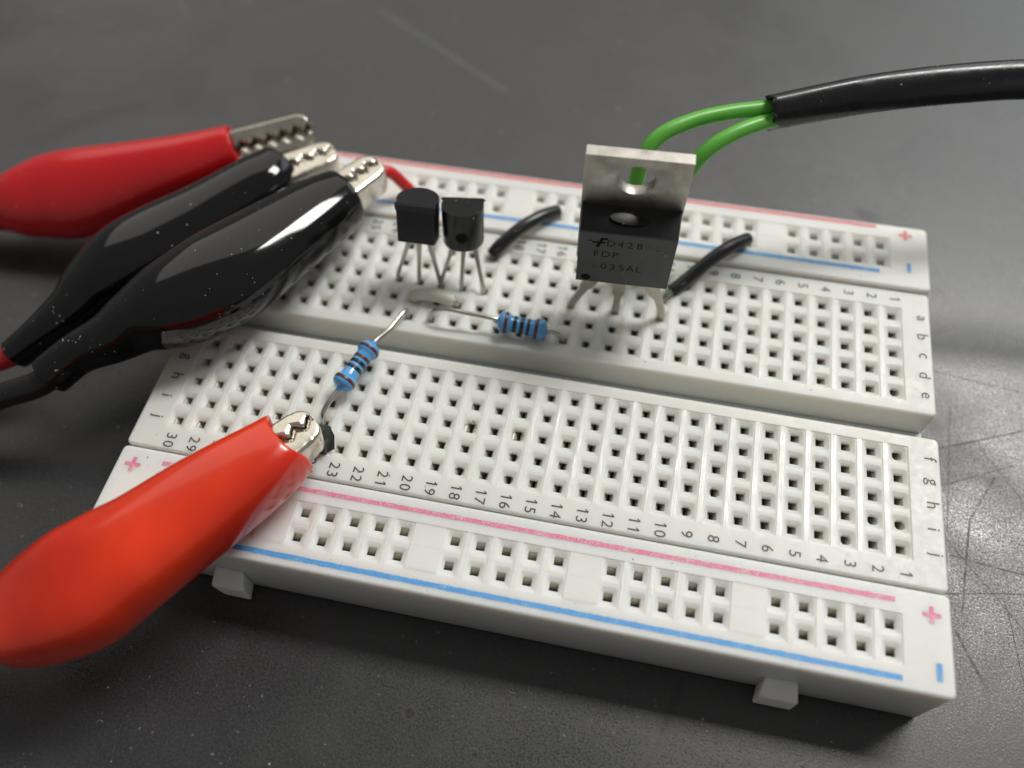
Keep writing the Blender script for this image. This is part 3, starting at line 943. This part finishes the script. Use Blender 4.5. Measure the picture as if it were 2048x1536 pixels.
jumper('short black jumper wire beside the power transistor with bare wire at its foot',
       [(-24.55, 12.4, 0.75), (-23.1, 13.95, 1.2), (-20.7, 16.65, 2.2), (-18.55, 18.95, 2.45), (-16.6, 21.2, 1.6)],
       [(-24.3, 12.6, 0.95), (-25.0, 11.75, 0.55), (-25.38, 11.45, -0.2), (-25.4, 11.43, -1.5)], [(-16.9, 21.05, 1.8), (-16.45, 21.3, 0.6), (-16.42, 21.3, -1.4)], 0.78, 'black_wire', (-20.9, 16.6, 0.5))
jumper('short off-white jumper wire lying low in front of the small transistors',
       [(-53.35, 6.35, 0.55), (-52.9, 6.35, 1.05), (-51.9, 6.35, 1.4), (-50.6, 6.35, 1.4), (-49.4, 6.35, 1.15), (-48.75, 6.38, 0.95)],
       [(-53.2, 6.35, 0.8), (-53.34, 6.35, 0.0), (-53.34, 6.35, -1.5)], [(-49.0, 6.36, 1.05), (-48.4, 6.36, 0.65), (-48.28, 6.35, 0.0), (-48.26, 6.35, -1.5)], 0.76, 'white_wire', (-51, 6.35, 0.3))
jumper('red jumper wire held in the jaws of the front black clip',
       [(-62.0, 19.2, 5.0), (-60.6, 20.4, 5.3), (-59.6, 21.0, 4.6), (-58.2, 21.2, 2.6), (-57.25, 21.3, 1.2)],
       [(-61.9, 19.3, 5.0), (-62.6, 18.7, 5.1), (-63.5, 17.8, 5.4)], [(-57.4, 21.3, 1.4), (-57.08, 21.3, 0.4), (-57.06, 21.3, -1.4)], 0.72, 'red_wire', (-59, 21.2, 0.9))

# ------------------------------------------------------------------ two-core cable with green wires
cable = thing('two_core_cable', 'black jacketed cable with two green wires plugged in behind the power transistor', 'cable', (-28, 14, 0.4))
g1 = [(-30.48, 13.95, 0.4), (-30.6, 14.1, 5.0), (-30.6, 14.7, 10.5), (-30.32, 15.5, 14.4), (-29.85, 16.75, 16.6), (-28.46, 18.4, 17.9), (-25.46, 20.65, 18.25), (-22.05, 22.55, 18.15), (-19.0, 23.85, 18.0), (-16.0, 24.9, 18.1), (-13, 26.0, 18.3)]
g2 = [(-27.94, 13.95, 0.4), (-27.7, 14.3, 5.0), (-26.7, 15.2, 10.5), (-25.2, 17.1, 14.6), (-23.54, 18.65, 16.6), (-21.31, 20.45, 17.35), (-18.92, 22.3, 17.4), (-17.0, 23.5, 17.25), (-14.5, 24.7, 17.35), (-12, 25.7, 17.5)]
for g in (g1, g2):
    m1 = MB(); tube(m1, g, 0.81, 18, 8); w = m1.build('green_wire', 'green', cable)
    m2 = MB(); tube(m2, [(g[0][0], g[0][1], 1.2), (g[0][0], g[0][1] + .02, 0), (g[0][0], 13.97, -1.5)], 0.3, 10, 4); m2.build('bare_end', 'tin', w)
ctr = [(-18.2, 23.6, 17.72), (-14.0, 25.3, 18.05), (-9.7, 26.9, 18.45), (-5.3, 28.35, 18.74), (0.5, 30.1, 18.95), (7.0, 31.8, 19.05), (14, 32.9, 18.9), (24, 33.5, 18.2), (40, 32.5, 16.0), (60, 29.0, 12.5), (90, 20.0, 6.0), (120, 8, -6.4)]
pp = cr(ctr, 8)
fr = frames(pp)
view_up = Vector((0.02, 0.85, 0.53))
def sect(i, scale, back=0.0):
    p, t, a, b_ = fr[i]
    s = i / (len(fr) - 1)
    L_ = (p - fr[0][0]).length
    e = (view_up - t * view_up.dot(t)).normalized()
    g = t.cross(e)
    ang = math.radians(40 * max(0, 1 - L_ / 24.0) + 14)
    u = e * math.cos(ang) + g * math.sin(ang)
    w = t.cross(u)
    out = []
    for k in range(44):
        th = 2 * math.pi * k / 44
        c, s_ = math.cos(th), math.sin(th)
        # two touching round cores under one jacket: a soft waist between two lobes
        rr_u = 1.98
        waist = 0.15 * min(1, max(0, (L_ - 7.0) / 16.0))
        x = rr_u * c
        y = 1.42 * s_ * (1 - waist * math.exp(-(c / 0.28) ** 2))
        rag = 0
        if i == 0: rag = 0.16 * math.sin(5 * th + 1) + 0.1 * math.sin(11 * th)
        out.append(p + u * (x * scale) + w * (y * scale) + t * (rag + back))
    return out
mb = MB()
rings = [sect(i, 1.0) for i in range(len(fr))]
inner = [sect(4, .86), sect(2, .86), sect(0, .86)]
mb.grid(inner + rings, True, True, True)
jk = mb.build('jacket', 'jacket', cable)
# a nick in the jacket with a crumb of debris in it
m2 = MB()
c0 = Vector((-5.6, 27.6, 20.02))
for k in range(3):
    d = Vector((rnd.uniform(-.2, .2), rnd.uniform(-.1, .1), rnd.uniform(-.08, .02)))
    r = 0.16
    m2.grid([[c0 + d + Vector((r * math.sin(ph) * math.cos(a), r * math.sin(ph) * math.sin(a), r * .7 * math.cos(ph))) for a in [2 * math.pi * i / 8 for i in range(8)]] for ph in (0.1, .8, 1.57, 2.3, 3.0)], True)
m2.build('crumb', 'dust', jk)

# ------------------------------------------------------------------ header pin under the orange clip
hd = thing('header_pin', 'small rough black plastic pin header gripped by the orange clip', 'pin header', (-58.42, -13.97, 0.4))
mb = MB()
mb.box(-59.4, -56.85, -15.05, -12.9, 0.36, 2.6)
mb.v = [(x + (0.25 if z > 1 else 0) * (1 if x > -58 else 0.4), y + (.2 if (z > 1 and y > -14) else 0), z - (0.5 if (x > -58 and y < -14 and z > 1) else 0)) for x, y, z in mb.v]
mb.build('block', 'header', hd, bevel=0.18)
mb = MB()
mb.add([(-57.0, -14.9, 0.5), (-56.15, -14.3, 0.7), (-56.2, -13.4, 2.1), (-56.7, -12.9, 2.9), (-57.1, -14.0, 3.0), (-57.05, -14.9, 1.9)], [(0, 1, 2, 5), (2, 3, 4, 5)])
mb.build('torn_edge', 'header', hd, fix=False, solid=0.3)
mb = MB(); tube(mb, [(-58.42, -13.97, -1.6), (-58.42, -13.97, 2), (-58.4, -14.0, 6.0)], 0.32, 4, 3); mb.build('pin', 'tin', hd)

# ------------------------------------------------------------------ crocodile clips
def clip(label, stations, n0, tip, jaw_open, boot_mat, wire_mat, wire_pts, wire_r, scallop=0.0, power=2.25, tooth=1.75, lean=0.0, jaw_h=2.0, jaw_w=1.85, gap=0.0):
    st = [list(s) for s in stations]
    base = st[len(st) // 2]
    t = thing('crocodile_clip', label, 'clip', (base[0], base[1], TABLE_Z), 'crocodile clip test leads')
    pp = cr(st, 6)
    N0 = Vector(n0)
    rings, rimf = [], None
    K = 44
    cs = [Vector(p[:3]) for p in pp]
    for i, q in enumerate(pp):
        a = (cs[max(i - 1, 0)] - cs[min(i + 1, len(cs) - 1)]).normalized()
        n = (N0 - a * N0.dot(a)).normalized()
        v = a.cross(n)
        av, an = q[3], q[4]
        rg = []
        for k in range(K):
            th = 2 * math.pi * k / K
            c, s = math.cos(th), math.sin(th)
            x = av * math.copysign(abs(c) ** (2 / power), c)
            z = an * math.copysign(abs(s) ** (2 / power), s)
            if k in (0, K // 2): x *= 1 + 0.09 / av   # mould parting line
            o = 0
            if i < 5 and scallop:
                o = scallop * math.cos(2 * th + 0.5) * (1 - i / 5)
            rg.append((x, z, o, v, n, a, cs[i]))
        rings.append(rg)
    def place(rg, sc=1.0, back=0.0): return [p + v * (x * sc) + n * (z * sc) + a * (o - back) for x, z, o, v, n, a, p in rg]
    mb = MB()
    allr = [place(rings[6], .84), place(rings[0], .87, 0.35), place(rings[0], .91, 0.02), place(rings[0], .97, -0.04), place(rings[0], 1.0, 0.14)] + [place(r) for r in rings[1:]]
    last = rings[-1]
    allr += [place(last, .97, 0.15), place(last, .80, 0.18), place(last, .7, -0.8)]
    mb.grid(allr, True, True, True)
    boot = mb.build('boot', boot_mat, t)
    # jaws: two toothed sheet-metal channels
    b0 = Vector(st[1][:3])
    tipv = Vector(tip)
    a = (tipv - b0); Ln = a.length; a.normalize()
    n = (N0 - a * N0.dot(a)).normalized()
    v = a.cross(n)
    for sg in (1, -1):
        w = jaw_w if sg < 0 else jaw_w * 0.94
        rg = []
        ns = 90
        for i in range(ns + 1):
            s = Ln * i / ns
            u = Ln - s
            vo = jaw_h * (1.0 + 0.22 * u / Ln)
            if u < 1.4:
                vo = jaw_h * (0.40 + 0.60 * math.sqrt(max(0, 1 - ((1.4 - u) / 1.4) ** 2)))
            ph = ((s / tooth) + (0.0 if sg > 0 else 0.5)) % 1.0
            z = abs(ph * 2 - 1)
            z = max(0.0, min(1.0, (z - 0.10) / 0.80))
            vi = 0.10 + 0.75 * z - 0.34
            vi += gap * (s / Ln)
            op = jaw_open * (s / Ln)
            vi = min(vi, vo - .08)
            vi += op; vo += op
            r = 0.55
            vr = max(vo - r, vi + .06)
            pr = [(-w, vi), (-w, vi + (vr - vi) * .5)]
            for k in range(6):
                th = math.pi / 2 * k / 5
                pr.append((-w + r * (1 - math.cos(th)), vr + (vo - vr) * math.sin(th)))
            pr += [(-x, y) for x, y in reversed(pr)]
            c0 = b0 + a * s
            rg.append([c0 + n * x + v * (sg * y) for x, y in pr])
        m2 = MB()
        m2.grid(rg, False, smooth=True)
        # closed nose
        m2.add(rg[-1], [tuple(range(len(rg[-1])))])
        j = m2.build('jaw', 'nickel', t, solid=0.32, auto=32)
    # lead wire leaving the tail
    if wire_pts:
        m2 = MB(); tube(m2, wire_pts, wire_r, 18, 8); m2.build('lead_wire', wire_mat, t)
    return t

clip('black crocodile clip with a black lead gripping the red jumper wire',
     [[-63.25, 14.96, 6.0, 3.43, 3.2], [-65.17, 12.02, 6.3, 4.3, 3.5], [-68.51, 6.36, 6.8, 5.15, 3.8], [-71.79, 1.04, 7.0, 5.76, 4.2], [-74.52, -2.18, 6.8, 5.34, 4.3], [-77.06, -4.22, 6.3, 4.64, 4.2], [-79.84, -5.98, 5.4, 3.24, 3.6], [-82.36, -7.8, 4.4, 2.59, 2.88], [-85.92, -9.79, 3.2, 2.1, 2.31], [-88.43, -12.28, 2.0, 2.08, 2.26]],
     (0, 0, 1), (-60.87, 20.3, 5.4), 0.0, 'black_pvc', 'black_wire',
     [(-86, -10.0, 3.1), (-88.45, -12.35, 1.9), (-90.2, -13.5, 1.2), (-94.4, -14.9, -0.2), (-99.5, -16.8, -2.5), (-107, -20.5, -5.6), (-125, -30, -7.0), (-160, -40, -7.0)], 1.42)
clip('black crocodile clip with a red lead lying between the red and black clips',
     [[-73.0, 19.26, 4.5, 2.96, 3.2], [-74.6, 15.94, 4.5, 4.08, 3.5], [-78.83, 10.85, 4.2, 4.48, 3.5], [-82.88, 6.23, 4.1, 4.99, 3.6], [-85.44, 3.07, 4.1, 4.86, 3.6], [-87.21, 1.0, 3.6, 4.19, 3.5], [-88.86, -0.82, 2.6, 3.57, 3.2], [-90.43, -3.21, 1.5, 2.78, 2.8], [-93.73, -6.45, 0.0, 1.95, 2.16], [-96.31, -8.83, -1.2, 1.67, 1.82]],
     (0, 0, 1), (-67.32, 22.69, 4.0), 0.0, 'black_pvc', 'red_wire',
     [(-94.5, -7.2, -0.2), (-96.4, -8.9, -1.2), (-102.3, -10.6, -3.2), (-112, -12.6, -6.2), (-130, -15, -7.2), (-160, -18, -7.2)], 1.25)
clip('red crocodile clip with open jaws beyond the far rail corner',
     [[-81.16, 23.77, 2.5, 2.88, 3.2], [-87.05, 20.59, 1.5, 3.82, 3.5], [-94.48, 17.91, 0.0, 4.85, 3.8], [-100.85, 15.84, -1.2, 5.61, 4.0], [-104.52, 15.08, -1.8, 5.35, 4.0], [-107.81, 14.03, -2.2, 4.54, 3.7], [-111.17, 13.58, -3.0, 3.53, 3.2], [-114.46, 12.32, -3.8, 2.5, 2.7], [-118.75, 11.2, -5.0, 1.96, 2.16], [-122.06, 9.88, -5.6, 1.91, 2.11]],
     (0.1, -0.6, 0.8), (-71.7, 27.0, 3.8), 0.30, 'red_pvc', 'red_wire',
     [(-120, 11.2, -5.2), (-123, 9.9, -5.8), (-130, 8, -7.1), (-160, 4, -7.2)], 1.3, gap=0.1)
clip('translucent orange red crocodile clip gripping the pin header by column 24',
     [[-59.1, -16.95, 5.5, 3.05, 3.2], [-60.86, -19.57, 5.4, 3.76, 3.5], [-64.55, -24.04, 5.2, 4.45, 3.8], [-68.25, -28.56, 4.8, 4.84, 4.1], [-70.74, -31.17, 4.4, 5.29, 4.3], [-73.38, -33.75, 3.8, 5.58, 4.4], [-77.21, -36.36, 2.5, 4.76, 3.9], [-79.99, -37.38, 1.5, 3.46, 3.2], [-83.24, -38.71, 0.3, 2.16, 2.4], [-86.08, -40.87, -1.0, 1.87, 2.04]],
     (0, 0, 1), (-57.3, -14.2, 4.9), 0.06, 'orange_pvc', 'red_wire',
     [(-84, -39.4, -0.2), (-87, -41.4, -1.6), (-95, -46, -5.0), (-110, -54, -7.1), (-140, -66, -7.2)], 1.3, scallop=0.5, power=3.0, jaw_w=1.65)

# ------------------------------------------------------------------ dust on the bench
rd = random.Random(11)
mb = MB()
def speck(x, y, r):
    n = rd.choice((4, 5, 6))
    ph = rd.random() * 6
    top = (x, y, TABLE_Z + r * rd.uniform(.4, .9))
    ring = [(x + r * rd.uniform(.5, 1.2) * math.cos(ph + 2 * math.pi * i / n), y + r * rd.uniform(.5, 1.2) * math.sin(ph + 2 * math.pi * i / n), TABLE_Z - .002) for i in range(n)]
    mb.add(ring + [top], [(i, (i + 1) % n, n) for i in range(n)])
def fibre(x, y, l, w):
    a = rd.random() * 6; k = rd.uniform(-1.2, 1.2)
    pts = []
    for i in range(5):
        pts.append((x, y, TABLE_Z + .04 + .05 * math.sin(i)))
        x += l / 5 * math.cos(a); y += l / 5 * math.sin(a); a += k
    tube(mb, pts, w, 4, 1, True)
for i in range(420):
    x, y = rd.uniform(-140, 30), rd.uniform(-48, 90)
    if -79 < x < 5 and -28.5 < y < 28: continue
    speck(x, y, rd.choice((.05, .06, .08, .1, .13, .2)))
for i in range(60):
    x, y = rd.uniform(-130, 25), rd.uniform(-48, 85)
    if -82 < x < 8 and -30.5 < y < 30: continue
    fibre(x, y, rd.uniform(.5, 1.6), rd.uniform(.02, .035))
du = mb.build('bench_dust', 'dust', fix=False)
du['kind'] = 'stuff'
du['label'] = 'pale dust specks and lint scattered over the black bench'
du['category'] = 'dust'
